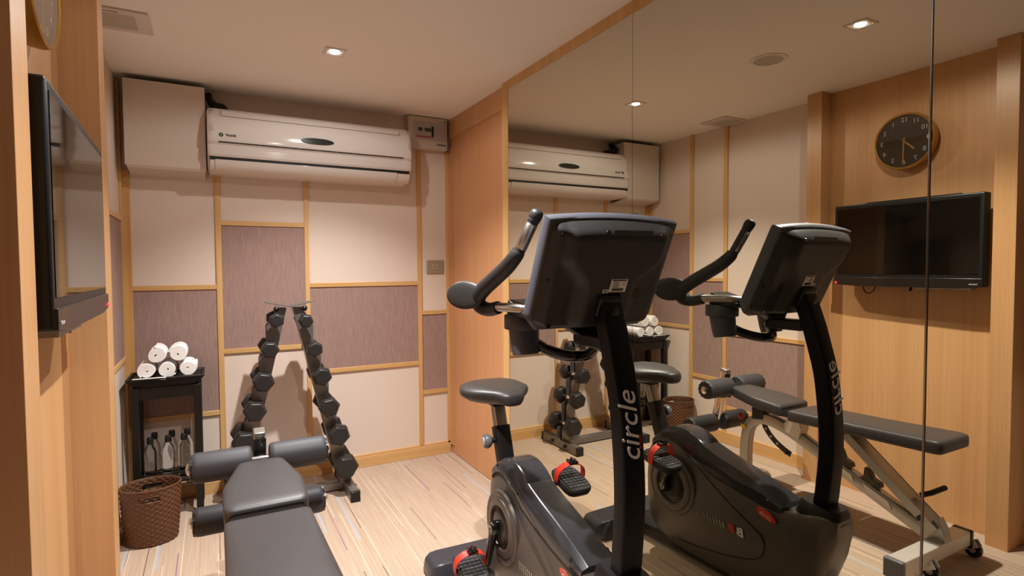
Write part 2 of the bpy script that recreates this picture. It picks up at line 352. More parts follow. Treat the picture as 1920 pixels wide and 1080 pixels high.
# ------------------------------------------------------------------ air conditioner
ac = thing('air_conditioner', 'long white wall air conditioner mounted under the ceiling on the far wall', 'air conditioner', (.58, 3.65, 1.895))
X0, X1 = -.007, 1.163
def prof_ac(k=1.0, dz=0):
    P = [(3.763,2.25),(3.60,2.252),(3.565,2.247),(3.545,2.225),(3.530,2.19),(3.516,2.12),(3.509,2.065),(3.512,2.052),(3.523,2.04),(3.514,2.02),(3.515,1.985),(3.522,1.972),
         (3.545,1.968),(3.55,1.955),(3.552,1.93),(3.565,1.91),(3.60,1.897),(3.763,1.897)]
    return P
def ring_ac(x, k):
    c = (3.65, 2.07); out = []
    for y, z in prof_ac(): out.append((x, c[0]+(y-c[0])*(1 if y > 3.75 else k), c[1]+(z-c[1])*k))
    return out
bm = bmesh.new(); loft(bm, [ring_ac(X0, .90), ring_ac(X0+.004, .955), ring_ac(X0+.014, .99), ring_ac(X0+.03, 1), ring_ac(X1-.03, 1), ring_ac(X1-.014, .99), ring_ac(X1-.004, .955), ring_ac(X1, .90)])
obj('body', bm, WHITEP, ac, sharp=25)
bm = bmesh.new(); prism(bm, [(3.553,1.976),(3.5235,1.9735),(3.5235,1.9505),(3.553,1.9505)], (0,0,0), (0,1,0), (0,0,1), (0,0,0)) if False else bx(bm, .004, 1.145, 3.5205, 3.56, 1.952, 1.974)
obj('air_outlet', bm, mat('outlet_black', '0a0808', .6), ac, .004)
bm = bmesh.new(); loft(bm, [[(x,3.520,1.957),(x,3.526,1.962),(x,3.56,1.93),(x,3.568,1.903),(x,3.560,1.900),(x,3.535,1.915),(x,3.524,1.935)] for x in (.028, 1.066)])
obj('louver_flap', bm, WHITEP, ac, .002)
for a, b in ((.004, .0265), (1.069, 1.148)):
    bm = bmesh.new(); loft(bm, [[(x,3.519,1.953),(x,3.56,1.953),(x,3.60,1.90),(x,3.560,1.898),(x,3.535,1.913),(x,3.523,1.935)] for x in (a, b)]); obj('end_trim', bm, WHITEP, ac, .003)
bm = bmesh.new()
for i in range(10):
    a = .05+i*.1056; bx(bm, a, a+.1035, 3.5085, 3.53, 2.0495, 2.0555)
obj('intake_slot', bm, mat('slot_dark', '1c1310', .7), ac)
bm = bmesh.new(); prism(bm, [(.095*math.copysign(abs(math.cos(a))**.75, math.cos(a)), .0185*math.sin(a)*(.75+.25*abs(math.sin(a)))) for a in [2*PI*i/36 for i in range(36)]], (.576,3.5125,2.105), (1,0,0), (0,.12,1), (0,-.006,0))
obj('display', bm, mat('display_glass', '1c2624', .15, coat=.5), ac, .002)
for xx in (.006, 1.138):
    bm = bmesh.new()
    for i in range(34): bx(bm, xx, xx+.02, 3.56-.045*(1-abs(i-8)/34)-.003, 3.57, 2.075+i*.0049, 2.0768+i*.0049)
    obj('side_vents', bm, WHITEP, ac)
bm = bmesh.new(); obx(bm, (.575, 3.536, 2.218), (.51, 0, 0), (0,.004,.002), (0,.006,.016)); obj('top_lip', bm, WHITEP, ac, .004)
bm = bmesh.new(); lathe(bm, [(.0035,0),(.0115,0),(.0115,.0025),(.0035,.0025),(.0035,0)], (.062,3.5145,2.092), (0,-1,.1), n=24, cap=False); obj('roundel', bm, mat('roundel_green', '2c3820', .4), ac)
obj('brand_lettering', text_bm('TRANE', .017, (.110, 3.5128, 2.091), (1,0,0), (0,.1,1), .001, bold=.0009), INK, ac)
# board cover beside it, pipes and rough wall above
cv = thing('pipe_cover', 'white board box covering pipes to the left of the air conditioner', 'cover', (-.2, 3.66, 1.897))
bm = bmesh.new(); bx(bm, -.394, -.014, 3.588, 3.598, 1.905, 2.36); bx(bm, -.394, -.386, 3.598, 3.763, 1.905, 2.36); bx(bm, -.022, -.014, 3.598, 3.763, 1.905, 2.36)
obj('front_board', bm, WHITEM, cv, .001)
bm = bmesh.new(); loft(bm, [[(x,3.588,1.905),(x,3.60,1.905),(x,3.763,1.88),(x,3.763,1.872),(x,3.60,1.892)] for x in (-.385, -.02)]); obj('bottom_board', bm, WHITEM, cv)
bm = bmesh.new(); tube(bm, smooth_path([(.006,3.735,2.36),(.012,3.66,2.31),(.04,3.65,2.286),(.075,3.665,2.284),(.09,3.72,2.282)]), .018); tube(bm, smooth_path([(.004,3.71,2.33),(.03,3.69,2.282),(.07,3.70,2.275),(.12,3.73,2.274)]), .014)
tag(obj('pipe_insulation', bm, mat('pipe_foam', '17150f', .8)), 'black insulated pipes lying on top of the air conditioner at its left end', 'pipe')
bm = bmesh.new()
for i in range(26):
    x = .25+random.random()*.5; r = .004+random.random()*.007
    bmesh.ops.create_icosphere(bm, subdivisions=1, radius=r, matrix=Matrix.Translation((x, 3.70+random.random()*.05, 2.2515+r*.6)))
o = tag(obj('plaster_rubble', bm, mat('rubble', '40322a', .9)), 'dark plaster crumbs lying on top of the air conditioner', 'rubble'); o['kind'] = 'stuff'
# breaker box and switch
br = thing('breaker_box', 'grey electrical breaker box high in the far right corner', 'breaker box', (1.34, 3.72, 2.167))
obj('housing', box(1.197, 1.479, 3.69, 3.763, 2.167, 2.385), mat('box_grey', 'c4b8aa', .5), br, .004)
obj('window_frame', box(1.236, 1.466, 3.684, 3.692, 2.228, 2.347), mat('window_grey', 'a8a2a0', .35), br, .003)
bm = bmesh.new()
for x in (1.266,1.281,1.312,1.328,1.344): bx(bm, x, x+.011, 3.681, 3.686, 2.285, 2.308)
bx(bm, 1.361, 1.376, 3.680, 3.686, 2.252, 2.322); obj('breaker_switches', bm, INK, br)
obj('terminal_strip', box(1.25, 1.372, 3.6825, 3.686, 2.242, 2.252), mat('terminal_red', 'a04a3c', .5), br)
obj('maker_mark', box(1.40, 1.468, 3.6885, 3.6915, 2.196, 2.206), GREYP, br)
bm = bmesh.new(); bx(bm, 1.456, 1.464, 3.687, 3.691, 2.362, 2.37); obj('screw', bm, INK, br)
sw = thing('light_switch', 'beige two-rocker light switch on the far wall next to the door', 'switch', (1.403, 3.757, 1.303))
obj('plate', box(1.340, 1.467, 3.752, 3.763, 1.304, 1.398), mat('switch_beige', '9a8a75', .4), sw, .004)
for x in (1.379, 1.405): obj('rocker', box(x, x+.023, 3.748, 3.754, 1.328, 1.374), mat('rocker_beige', 'a3937d', .35), sw, .002)

# ------------------------------------------------------------------ wall clock and television in the niche
CKY, CKZ, R_C = 1.656, 2.010, .149
ck = thing('wall_clock', 'round wall clock with dark dial and gold rim above the television', 'clock', (-.345, CKY, CKZ-R_C)); ck['_o'] = (-.365, CKY, CKZ-R_C)
bm = bmesh.new(); lathe(bm, [(R_C-.012,-.405),(R_C,-.380),(R_C+.003,-.36),(R_C,-.344),(R_C-.004,-.341),(R_C-.009,-.345),(R_C-.010,-.352)], (0,CKY,CKZ), (1,0,0), 56, False); obj('rim', bm, mat('brass_rim', 'b98a3c', .35, .5), ck)
bm = bmesh.new(); lathe(bm, [(.0001,-.354),(R_C-.009,-.354),(R_C-.009,-.37)], (0,CKY,CKZ), (1,0,0), 56); obj('dial', bm, mat('dial_dark', '40362f', .12, spec=.6), ck)
for i in range(1, 13):
    a = i*PI/6; r = R_C*.76
    obj('numeral', text_bm(str(i), .034, (-.3538, CKY+r*math.sin(a), CKZ+r*math.cos(a)), (0,1,0), (0,0,1), .001), mat('numeral_grey', 'dcd6ce', .5), ck)
def hand(name, deg, L, back, wd, m, x):
    a = math.radians(deg); dr = Vector((0, math.sin(a), math.cos(a))); sd = Vector((0, math.cos(a), -math.sin(a)))
    bm = bmesh.new(); obx(bm, Vector((x, CKY, CKZ))+dr*(L-back)/2, dr*(L+back)/2, sd*wd, (.0006,0,0)); obj(name, bm, m, ck)
bm = bmesh.new(); lathe(bm, [(.0001,-.3445),(R_C-.008,-.3445),(R_C-.008,-.3455),(.0001,-.3455)], (0,CKY,CKZ), (1,0,0), 48); obj('glass_cover', bm, mat('clear_glass', 'ffffff', .02, trans=1, ior=1.45), ck)
GOLD = mat('gold_hand', 'c9a05a', .35, .4)
hand('hour_hand', 226, .07, .01, .004, GOLD, -.3515); hand('minute_hand', 178, .115, .02, .003, GOLD, -.3495); hand('second_hand', 52, .1, .02, .001, GREYP, -.3475)

tv = thing('television', 'black flat television mounted in the wooden niche', 'television', (-.288, 1.625, 1.222), .033)
tv['_o'] = (-.294, 1.625, 1.222); y0, y1, z0, z1 = 1.258, 1.992, 1.226, 1.688
obj('cabinet', box(-.325, -.268, y0, y1, z0+.01, z1), BLACK, tv, .006, 3)
obj('back_cover', box(-.345, -.32, y0+.12, y1-.14, z0+.03, z1+.012), BLACK, tv, .01, 3)
obj('screen', box(-.2685, -.2665, y0+.02, y1-.018, z0+.068, z1-.022), SCREEN, tv)
bm = bmesh.new(); n = 24
loft(bm, [[(x, y0+.002+(y1-y0-.004)*i/n, z0+(.009*(max(0, 1-min(i, n-i)/4.5))**1.5)) for i in range(n+1)] + [(x, y1-.002, z0+.05), (x, y0+.002, z0+.05)] for x in (-.315, -.262)])
obj('lower_bezel', bm, mat('bezel_dark', '191513', .3, coat=.3), tv, .002)
bm = bmesh.new(); lathe(bm, [(.0001,.0022),(.004,.002),(.0058,0),(.0058,-.002)], (-.2615, 1.977, 1.244), (1,0,0), 20); obj('power_light', bm, LED, tv)
obj('brand_lettering', text_bm('TOSHIBA', .009, (-.2617, 1.296, 1.2475), (0,1,0), (0,0,1), .0006), SILVER_T, tv)
obj('side_ports', box(-.31, -.27, y0+.05, y0+.30, 1.219, 1.232), mat('port_silver', 'a9a49c', .4, .3), tv)
bm = bmesh.new(); tube(bm, smooth_path([(-.33,1.86,1.24),(-.335,1.855,1.20),(-.33,1.83,1.182),(-.33,1.80,1.20),(-.335,1.79,1.24)]), .003, 8); obj('cable', bm, BLACK, tv)
bm = bmesh.new(); tube(bm, [(-.33,1.60,1.235),(-.31,1.60,1.205)], .006, 8); obj('plug', bm, BLACK, tv)
obj('wall_bracket', box(-.386, -.344, 1.50, 1.75, 1.33, 1.58), BLACK, tv)

# ------------------------------------------------------------------ side table with towels, bottles, leaflets; basket
TX0, TX1, TY0, TY1, TZ = -.41, -.05, 3.47, 3.735, .765
tb = thing('side_table', 'narrow black wooden side table in the far left corner', 'table', ((TX0+TX1)/2, (TY0+TY1)/2, 0))
bm = bmesh.new(); cx, cy = (TX0+TX1)/2, (TY0+TY1)/2
def rect(hx, hy, z): return [(cx-hx,cy-hy,z),(cx+hx,cy-hy,z),(cx+hx,cy+hy,z),(cx-hx,cy+hy,z)]
hx, hy = (TX1-TX0)/2, (TY1-TY0)/2
loft(bm, [rect(hx-.03,hy-.03,TZ-.05), rect(hx-.026,hy-.026,TZ-.035), rect(hx-.008,hy-.008,TZ-.012), rect(hx,hy,TZ-.004), rect(hx,hy,TZ+.004), rect(hx-.012,hy-.012,TZ+.004), rect(hx-.018,hy-.018,TZ-.006)])
obj('tray_top', bm, DARKWOOD, tb, .0015)
for lx in (TX0+.018, TX1-.053):
    for ly in (TY0+.018, TY1-.053): obj('leg', box(lx, lx+.035, ly, ly+.035, 0, TZ-.048), DARKWOOD, tb, .002)
for ly in (TY0+.024, TY1-.044): obj('apron', box(TX0+.05, TX1-.05, ly, ly+.02, TZ-.11, TZ-.048), DARKWOOD, tb)
for lx in (TX0+.024, TX1-.044): obj('apron', box(lx, lx+.02, TY0+.05, TY1-.05, TZ-.11, TZ-.048), DARKWOOD, tb)
obj('lower_shelf', box(TX0+.02, TX1-.02, TY0+.02, TY1-.02, .188, .206), DARKWOOD, tb, .002)
TOP = TZ-.006
def towel(x, z, yf, ln, lab, rot, r=.046):
    bm = bmesh.new(); th = .0115; n = 64; turns = 3.6; inner = []; outer = []
    for i in range(n+1):
        a = i/n*turns*2*PI; rr = .004+(r-.004-th*.5)*(i/n)
        wob = 1+.03*math.sin(3*a+rot*5)
        inner.append(((rr-th*.42)*wob*math.cos(a+rot), (rr-th*.42)*wob*math.sin(a+rot))); outer.append(((rr+th*.5)*wob*math.cos(a+rot), (rr+th*.5)*wob*math.sin(a+rot)))
    sec = outer+inner[::-1]; rings = []
    for y, k, tw in ((0,.93,0),(.006,.985,0),(.03,1,0),(ln*.5,1.0,.02),(ln-.03,1,0),(ln-.006,.985,0),(ln,.93,0)):
        rings.append([(x+px*k, yf+y, z+pz*k*.97) for px, pz in sec])
    loft(bm, rings)
    o = obj('rolled_towel', bm, TERRY, sharp=55); return tag(o, lab, 'towel', 'rolled white towels on the side table')
z1r = TOP+.0475
towel(-.318, z1r, 3.50, .19, 'rolled white towel at the left end of the bottom row on the black table', .3, .0465)
towel(-.223, z1r, 3.505, .19, 'rolled white towel in the middle of the bottom row on the black table', 1.8, .0465)
towel(-.128, z1r, 3.51, .19, 'rolled white towel at the right end of the bottom row on the black table', 3.0, .0465)
towel(-.272, z1r+.081, 3.50, .19, 'rolled white towel on the left of the top pair on the black table', 4.2, .048)
towel(-.172, z1r+.082, 3.505, .19, 'rolled white towel on the right of the top pair on the black table', 5.4, .049)
bm = bmesh.new(); obx(bm, (-.305, 3.485, TOP+.006), (.075,-.003,0), (.001,.012,0), (0,0,.0055)); tag(obj('leaflet', bm, PAPER), 'white folded leaflet at the front edge of the black table', 'leaflet')
bm = bmesh.new(); obx(bm, (-.155, 3.486, TOP+.006), (.070,.004,0), (0,.012,0), (0,0,.0055)); tag(obj('leaflet', bm, mat('dark_leaflet', '231d1b', .35)), 'dark folded leaflet at the front edge of the black table, right of the white one', 'leaflet')
def bottle(x, y, lab, h=.232):
    z = .206; t = thing('water_bottle', lab, 'bottle', (x, y, z), group='water bottles on the low shelf')
    k = h/.232; P = [(.0001,0),(.026,.0),(.030,.004),(.030,.05),(.0285,.055),(.030,.06),(.030,.10),(.0285,.105),(.030,.11),(.030,.145),(.025,.168),(.014,.19),(.012,.196),(.012,.205),(.0001,.205)]
    bm = bmesh.new(); lathe(bm, [(r, hh*k) for r, hh in P], (x,y,z), n=24); obj('bottle_body', bm, GLASSP, t)
    bm = bmesh.new(); lathe(bm, [(.0001,.198*k),(.0155,.198*k),(.016,.20*k),(.0155,.228*k),(.013,.232*k),(.0001,.232*k)], (x,y,z), n=20); obj('cap', bm, BLACK, t)
for i, (x, nm) in enumerate(((-.315,'left'),(-.232,'middle'),(-.158,'right'))):
    bottle(x, 3.545, 'black-capped clear water bottle, %s one of the front row on the low shelf' % nm)
    bottle(x+.012, 3.645, 'black-capped clear water bottle, %s one of the back row on the low shelf' % nm)
# basket
bk = thing('wicker_basket', 'oval brown woven waste basket standing before the black side table', 'basket', (-.292, 3.25, 0))
bm = bmesh.new(); N, Mr = 120, 66; BH = .275; rings = []
def brad(z): return .86+.14*(z/BH)+.02*math.sin(PI*z/BH)
for j in range(Mr+1):
    z = BH*j/Mr; ring = []
    for i in range(N):
        a = 2*PI*i/N; s = (.0032*math.sin(a*20+(PI if (j//3) % 2 else 0))+.0012)*(0, 1, 1)[j % 3]-.0018*(j % 3 == 0); k = brad(z)
        ring.append((-.292+(.128*k+s)*math.cos(a), 3.25+(.105*k+s)*math.sin(a), z+.004))
    rings.append(ring)
R = [[bm.verts.new(p) for p in r] for r in rings]
for j in range(Mr):
    z = BH*(j+.5)/Mr
    for i in range(N):
        a = (2*PI*(i+.5)/N) % (2*PI); hole = .222 < z < .246 and (abs(a-1.5*PI) < .36 or abs(a-.5*PI) < .36)
        if not hole: bm.faces.new((R[j][i], R[j][(i+1) % N], R[j+1][(i+1) % N], R[j+1][i]))
bm.faces.new(R[0][::-1])
o = obj('woven_body', bm, RATTAN, bk, sharp=80); sm = o.modifiers.new('solid', 'SOLIDIFY'); sm.thickness = .005; sm.offset = -1
bm = bmesh.new(); tube(bm, [(-.292+.1285*math.cos(2*PI*i/64), 3.25+.1055*math.sin(2*PI*i/64), BH+.005) for i in range(65)], .0045, 8, False); obj('rim', bm, RATTAN, bk)
for sy in (-1, 1):
    bm = bmesh.new(); tube(bm, smooth_path([(-.292+.126*math.sin(a), 3.25+sy*(.1035)*math.cos(a), zz) for a, zz in ((-.36,.221),(0,.219),(.36,.221))]), .003, 8)
    tube(bm, smooth_path([(-.292+.127*math.sin(a), 3.25+sy*(.1045)*math.cos(a), zz) for a, zz in ((-.36,.250),(0,.252),(.36,.250))]), .003, 8); obj('handle', bm, RATTAN, bk)

# ------------------------------------------------------------------ dumbbell rack
XC = .388
rk = thing('dumbbell_rack', 'grey steel A-shaped dumbbell rack in front of the far wall', 'rack', (XC, 3.44, 0))
RACKM = mat('rack_grey', '827f7c', .35, .7)
def up_pt(sgn, z): return XC+sgn*(.018+(1.12-z)*.231)      # inner edge of an upright at height z
for sgn in (-1, 1):
    for yf in (3.405, 3.475):     # two toothed side plates
        poly = []; zt, zb_ = 1.12, .045
        poly += [(up_pt(sgn, zb_), zb_), (up_pt(sgn, zt), zt), (up_pt(sgn, zt)+sgn*.055, zt)]
        for k in range(6):
            zc = 1.047-k*.177; xo = up_pt(sgn, zc)
            poly += [(up_pt(sgn, zc+.02)+sgn*.052, zc+.02), (xo+sgn*.05, zc-.008), (xo+sgn*.083, zc-.012), (up_pt(sgn, zc-.02)+sgn*.086, zc-.03)]
        poly += [(up_pt(sgn, zb_)+sgn*.06, zb_)]
        bm = bmesh.new(); prism(bm, poly, (0, yf, 0), (1,0,0), (0,0,1), (0,.004,0)); obj('toothed_plate', bm, RACKM, rk)
    bm = bmesh.new(); A, B = Vector((up_pt(sgn,.045),3.44,.045)), Vector((up_pt(sgn,1.12),3.44,1.12)); dr = (B-A).normalized()
    nrm = Vector((dr.z*sgn, 0, -dr.x*sgn)); obx(bm, (A+B)/2+nrm*.002, dr*(B-A).length/2, (0,.037,0), nrm*.002); obj('spine_plate', bm, RACKM, rk)
    bm = bmesh.new(); obx(bm, (XC+sgn*.309, 3.445, .032), (.025,0,0), (0,.225,0), (0,0,.03)); obj('foot', bm, RACKM, rk, .003)
    for yy in (3.213, 3.677): 
        bm = bmesh.new(); obx(bm, (XC+sgn*.309, yy, .031), (.0275,0,0), (0,.012,0), (0,0,.031)); obj('end_cap', bm, BLACK, rk, .004)
    for yy in (3.36, 3.53):
        bm = bmesh.new(); lathe(bm, [(.012,0),(.012,.012),(.004,.016)], (XC+sgn*.334, yy, .035), (sgn,0,0), 14); obj('bolt', bm, BLACK, rk)
    # cranked grip plates at the top with ball stops beneath
    bm = bmesh.new(); obx(bm, (XC+sgn*.062, 3.44, 1.141), (.064,0,sgn*.013), (0,.06,0), (0,0,.0025)); obj('top_plate', bm, RACKM, rk)
    bm = bmesh.new(); bmesh.ops.create_uvsphere(bm, u_segments=16, v_segments=10, radius=.016, matrix=Matrix.Translation((XC+sgn*.075, 3.375, 1.118))); obj('ball_stop', bm, BLACK, rk)
bm = bmesh.new(); bx(bm, XC-.285, XC+.285, 3.42, 3.47, .008, .055); obj('cross_bar', bm, RACKM, rk, .003)
DUMB = mat('dumbbell_rubber', '242221', .42, spec=.5, bump=(260, .1))
ords = ['topmost', 'second', 'third', 'fourth', 'fifth', 'lowest']
def dumbbell(x, z, r, rot, lab, tilt=0):
    t = thing('hex_dumbbell', lab, 'dumbbell', (x, 3.44, z-r), group='black hex dumbbells on the rack')
    hl = .055+r*.42
    for s in (-1, 1):
        ya = s*.062; bm = bmesh.new()
        lathe(bm, [(r*.55, 0), (r*.96, hl*.18), (r, hl*.3), (r, hl*.72), (r*.80, hl), (r*.25, hl)], (x, 3.44+ya, z), (0,s,tilt*s), 6, rot=rot if s > 0 else -rot)
        obj('hex_head', bm, DUMB, t, .004, 2)
    bm = bmesh.new(); prof = [(.0001,-.066),(.015,-.066),(.0125,-.05),(.0145,-.02),(.0155,0),(.0145,.02),(.0125,.05),(.015,.066),(.0001,.066)]; lathe(bm, prof, (x,3.44,z), (0,1,tilt), 16); obj('handle', bm, CHROME, t)
RX = [(.464,1.047,.042),(.508,.882,.048),(.545,.722,.057),(.583,.540,.061),(.633,.368,.066),(.672,.175,.073)]
LX = [(.310,1.058,.042),(.272,.897,.05),(.236,.722,.059),(.190,.565,.062),(.137,.400,.068),(.095,.21,.073)]
for i, (x, z, r) in enumerate(RX): dumbbell(x, z, r, (.1,.5,.2,.9,.25,.05)[i], 'black hex dumbbell on the right leg of the rack, %s of six' % ords[i])
for i, (x, z, r) in enumerate(LX): dumbbell(x, z, r, (.55,.05,.2,.1,.05,.3)[i], 'black hex dumbbell on the left leg of the rack, %s of six' % ords[i])

# ------------------------------------------------------------------ weight bench
BX = .143
be = thing('weight_bench', 'black padded adjustable weight bench in the foreground', 'bench', (BX, 1.75, 0))
def pad(name, outline, zt, th, edge=.018):   # outline: list of (x,y) ccw; zt(y): top height
    bm = bmesh.new(); c = Vector((sum(p[0] for p in outline)/len(outline), sum(p[1] for p in outline)/len(outline)))
    def inset(k): 
        o = []
        for p in outline:
            d_ = Vector(p)-c; L = d_.length; o.append(c+d_*((L-k)/L))
        return o
    rings = []
    for dz, k in ((-th, .006), (-th+.004, .001), (-th+.02, 0), (-.018, 0), (-.008, .002), (-.0025, .008), (0, .02), (.002, .045)):
        rings.append([(p[0], p[1], zt(p[1])+dz) for p in inset(k)])
    loft(bm, rings); return obj(name, bm, VINYL, be, sharp=60)
def rr_poly(P, r, k=5):
    out = []; n = len(P)
    for i in range(n):
        a, b, c = Vector(P[i-1]), Vector(P[i]), Vector(P[(i+1) % n]); p, q = b+(a-b).normalized()*r, b+(c-b).normalized()*r
        for j in range(k+1):
            t = j/k; out.append(tuple(p*(1-t)**2+b*2*t*(1-t)+q*t*t))
    return out
pad('back_pad', rr_poly([(.012,1.185),(.274,1.185),(.272,1.55),(.268,1.915),(.014,1.915),(.012,1.55)], .03), lambda y: .567+(1.915-y)*.034, .056)
pad('seat_pad', rr_poly([(.015,1.945),(.271,1.945),(.275,2.12),(.222,2.312),(.072,2.312),(.012,2.12)], .03), lambda y: .582+(y-1.945)*.105, .06)
# piping seam round the seat pad's rear edge
bm = bmesh.new(); tube(bm, [(.03,1.9425,.574),(.257,1.9425,.574)], .0015, 6); obj('seam', bm, BLACK, be)
# frame: curved front leg running into the long sloping spine
SEC = rrect(.030, .024, .006, 2)
path = smooth_path([(BX,2.265,.0),(BX,2.262,.15),(BX,2.258,.28),(BX,2.235,.385),(BX,2.175,.440),(BX,2.09,.452),(BX,1.99,.430),(BX,1.90,.398)], 6)
path += [(BX, 1.9-.64*i/8, .398-(.398-.125)*i/8) for i in range(1, 9)]
bm = bmesh.new(); sweep(bm, path, SEC, up=(1,0,0)); obj('spine_tube', bm, CHAMP, be)
bm = bmesh.new(); bx(bm, BX-.19, BX+.19, 2.24, 2.29, .004, .052); obj('front_foot', bm, CHAMP, be, .006)
for s in (-1, 1):
    bm = bmesh.new(); tube(bm, [(BX+s*.17,2.265,.028),(BX+s*.205,2.265,.028)], .031, 16); obj('foot_cap', bm, WHITEP if s < 0 else WHITEP, be, .004)
RB = BX+.08
bm = bmesh.new(); bx(bm, RB-.285, RB+.285, 1.205, 1.275, .06, .125); obj('rear_foot', bm, CHAMP_L, be, .004)
for s in (-1, 1):
    bm = bmesh.new(); bx(bm, RB+s*.285-.014, RB+s*.285+.014, 1.201, 1.279, .045, .128); obj('rear_cap', bm, GREYP if s > 0 else BLACK, be, .006)
    XW = .292 if s > 0 else -.082
    bm = bmesh.new(); lathe(bm, [(.012,-.011),(.030,-.012),(.035,-.008),(.036,0),(.035,.008),(.030,.012),(.012,.011)], (XW, 1.205, .037), (1,0,0), 26); wh = obj('wheel', bm, BLACKG, be)
    bm = bmesh.new(); lathe(bm, [(.0001,-.0135),(.013,-.0135),(.013,.0135),(.0001,.0135)], (XW, 1.205, .037), (1,0,0), 16); obj('hub', bm, STEEL, wh)
    bm = bmesh.new(); obx(bm, (XW+.017, 1.222, .052), (.002,0,0), (0,.034,-.020), (0,.008,.013)); obx(bm, (XW-.017, 1.222, .052), (.002,0,0), (0,.034,-.020), (0,.008,.013)); obj('wheel_bracket', bm, CHAMP_L, be)
# rear upright gusset between spine and rear foot
bm = bmesh.new(); prism(bm, [(1.30,.17),(1.24,.22),(1.215,.17),(1.205,.12),(1.275,.12)], (BX-.028,0,0), (0,1,0), (0,0,1), (.056,0,0)); obj('gusset', bm, CHAMP, be, .003)
# ladder catches and label plates on the spine
for yy, zz in ((1.672,.325),(1.535,.268)):
    bm = bmesh.new(); prism(bm, [(yy-.05,zz+.0),(yy-.045,zz+.022),(yy-.01,zz+.036),(yy+.006,zz+.078),(yy+.024,zz+.082),(yy+.028,zz+.04),(yy+.05,zz+.02),(yy+.055,zz+.03-.02)], (BX-.02,0,0), (0,1,0), (0,0,1), (.04,0,0)); obj('ladder_catch', bm, mat('dark_bronze_steel', '4b443c', .4, .6), be, .002)
for (ya, za), (yb, zb_) in (((1.70,.318),(1.61,.279)), ((1.555,.257),(1.435,.206))):
    a, b = Vector((BX+.0265,ya,za)), Vector((BX+.0265,yb,zb_)); bm = bmesh.new(); obx(bm, (a+b)/2, (b-a)/2, Vector((0,.008,.018))*.9, (.0015,0,0)); obj('label_plate', bm, mat('label_foil', 'dcd6cc', .35, 0), be)
# back-pad support strut: two side plates and inner channel
A, B = Vector((BX,1.655,.502)), Vector((BX,1.245,.165)); dr = (B-A).normalized(); nn = Vector((0, -dr.z, dr.y))
bm = bmesh.new()
for s in (-1, 1): obx(bm, (A+B)/2+Vector((s*.042,0,0)), dr*(B-A).length/2, nn*.021, (.0025,0,0))
obx(bm, (A+B)/2-nn*.017, dr*(B-A).length/2*.96, nn*.0025, (.042,0,0)); obj('support_strut', bm, CHAMP, be, .001)
bm = bmesh.new(); obx(bm, A.lerp(B, .76)+nn*.004, dr*.085, nn*.014, (.038,0,0)); obj('strut_slider', bm, BLACK, be, .003)
bm = bmesh.new(); tube(bm, [(BX-.06,1.652,.503),(BX+.06,1.652,.503)], .012, 14); tube(bm, [(BX-.055,1.30,.205),(BX+.055,1.30,.205)], .011, 14); obj('pivot_bolt', bm, BLACK, be)
bm = bmesh.new(); tube(bm, [(BX-.02,1.33,.285),(BX-.05,1.30,.30),(BX-.14,1.285,.312)], .012, 14); obj('adjusting_handle', bm, RUBBER, be)
obj('pad_bracket', box(BX-.045, BX+.045, 1.62, 1.70, .498, .521), BLACK, be, .002)
bm = bmesh.new(); prism(bm, [(1.985,.425),(1.90,.395),(1.885,.455),(1.90,.511),(1.935,.515),(1.985,.47)], (BX-.036,0,0), (0,1,0), (0,0,1), (.072,0,0)); obj('hinge_bracket', bm, CHAMP_L, be, .003)
bm = bmesh.new(); prism(bm, [(2.20,.44),(2.13,.45),(2.125,.535),(2.20,.547)], (BX-.03,0,0), (0,1,0), (0,0,1), (.06,0,0)); tube(bm, [(BX,2.2,.50),(BX,1.93,.505)], .012, 10); obj('seat_bracket', bm, BLACK, be, .002)
bm = bmesh.new(); arc = [(2.172,.44),(2.160,.40),(2.130,.360),(2.085,.322),(2.03,.292),(1.99,.276)]
sweep(bm, smooth_path([(BX-.034,a,b) for a, b in arc]), rrect(.0165,.003,.0015,1), up=(1,0,0)); ar = obj('adjusting_arc', bm, BLACK, be)
bm = bmesh.new()
for a, b in ((2.150,.384),(2.117,.347),(2.075,.316)): lathe(bm, [(.006,-.004),(.006,.004)], (BX-.034,a,b), (1,0,0), 14)
obj('pin_holes', bm, CHAMP_L, ar)
bm = bmesh.new(); tube(bm, [(BX-.055,2.012,.280),(BX-.015,2.012,.280)], .006, 10); obj('stop_pin', bm, BLACK, ar)
bm = bmesh.new(); lathe(bm, [(.008,0),(.018,.002),(.021,.012),(.018,.02),(.0001,.022)], (BX,2.287,.43), (0,1,0), 18); obj('pull_pin_knob', bm, mat('red_knob', '9c3320', .4), be)
bm = bmesh.new(); bx(bm, BX+.0305, BX+.0315, 2.245, 2.275, .37, .392); obj('warning_sticker', bm, mat('sticker_yellow', 'd8b21e', .5), be)
# leg-hold post and four foam rollers
P0, P1 = Vector((BX+.008,2.492,.315)), Vector((BX+.008,2.412,.695)); pd = (P1-P0).normalized(); pn = Vector((0, -pd.z, pd.y))
bm = bmesh.new(); sweep(bm, [P0, P0.lerp(P1, .97)], rrect(.024,.02,.004,2), up=(1,0,0)); obj('leg_post', bm, CHROME, be)
bm = bmesh.new(); sweep(bm, [P0.lerp(P1, .965), P1+pd*.008], rrect(.026,.022,.006,2), up=(1,0,0)); obj('post_cap', bm, STEEL, be, .003)
bm = bmesh.new(); obx(bm, P0.lerp(P1, .80)-Vector((0,.022,0)), (.0235,0,0), pd*.055, (0,.003,0)); obj('post_guard', bm, BLACK, be, .002)
bm = bmesh.new(); sweep(bm, [P0.lerp(P1, .55), P0.lerp(P1, .71)], rrect(.03,.027,.005,2), up=(1,0,0)); obj('slider_sleeve', bm, BLACK, be, .002)
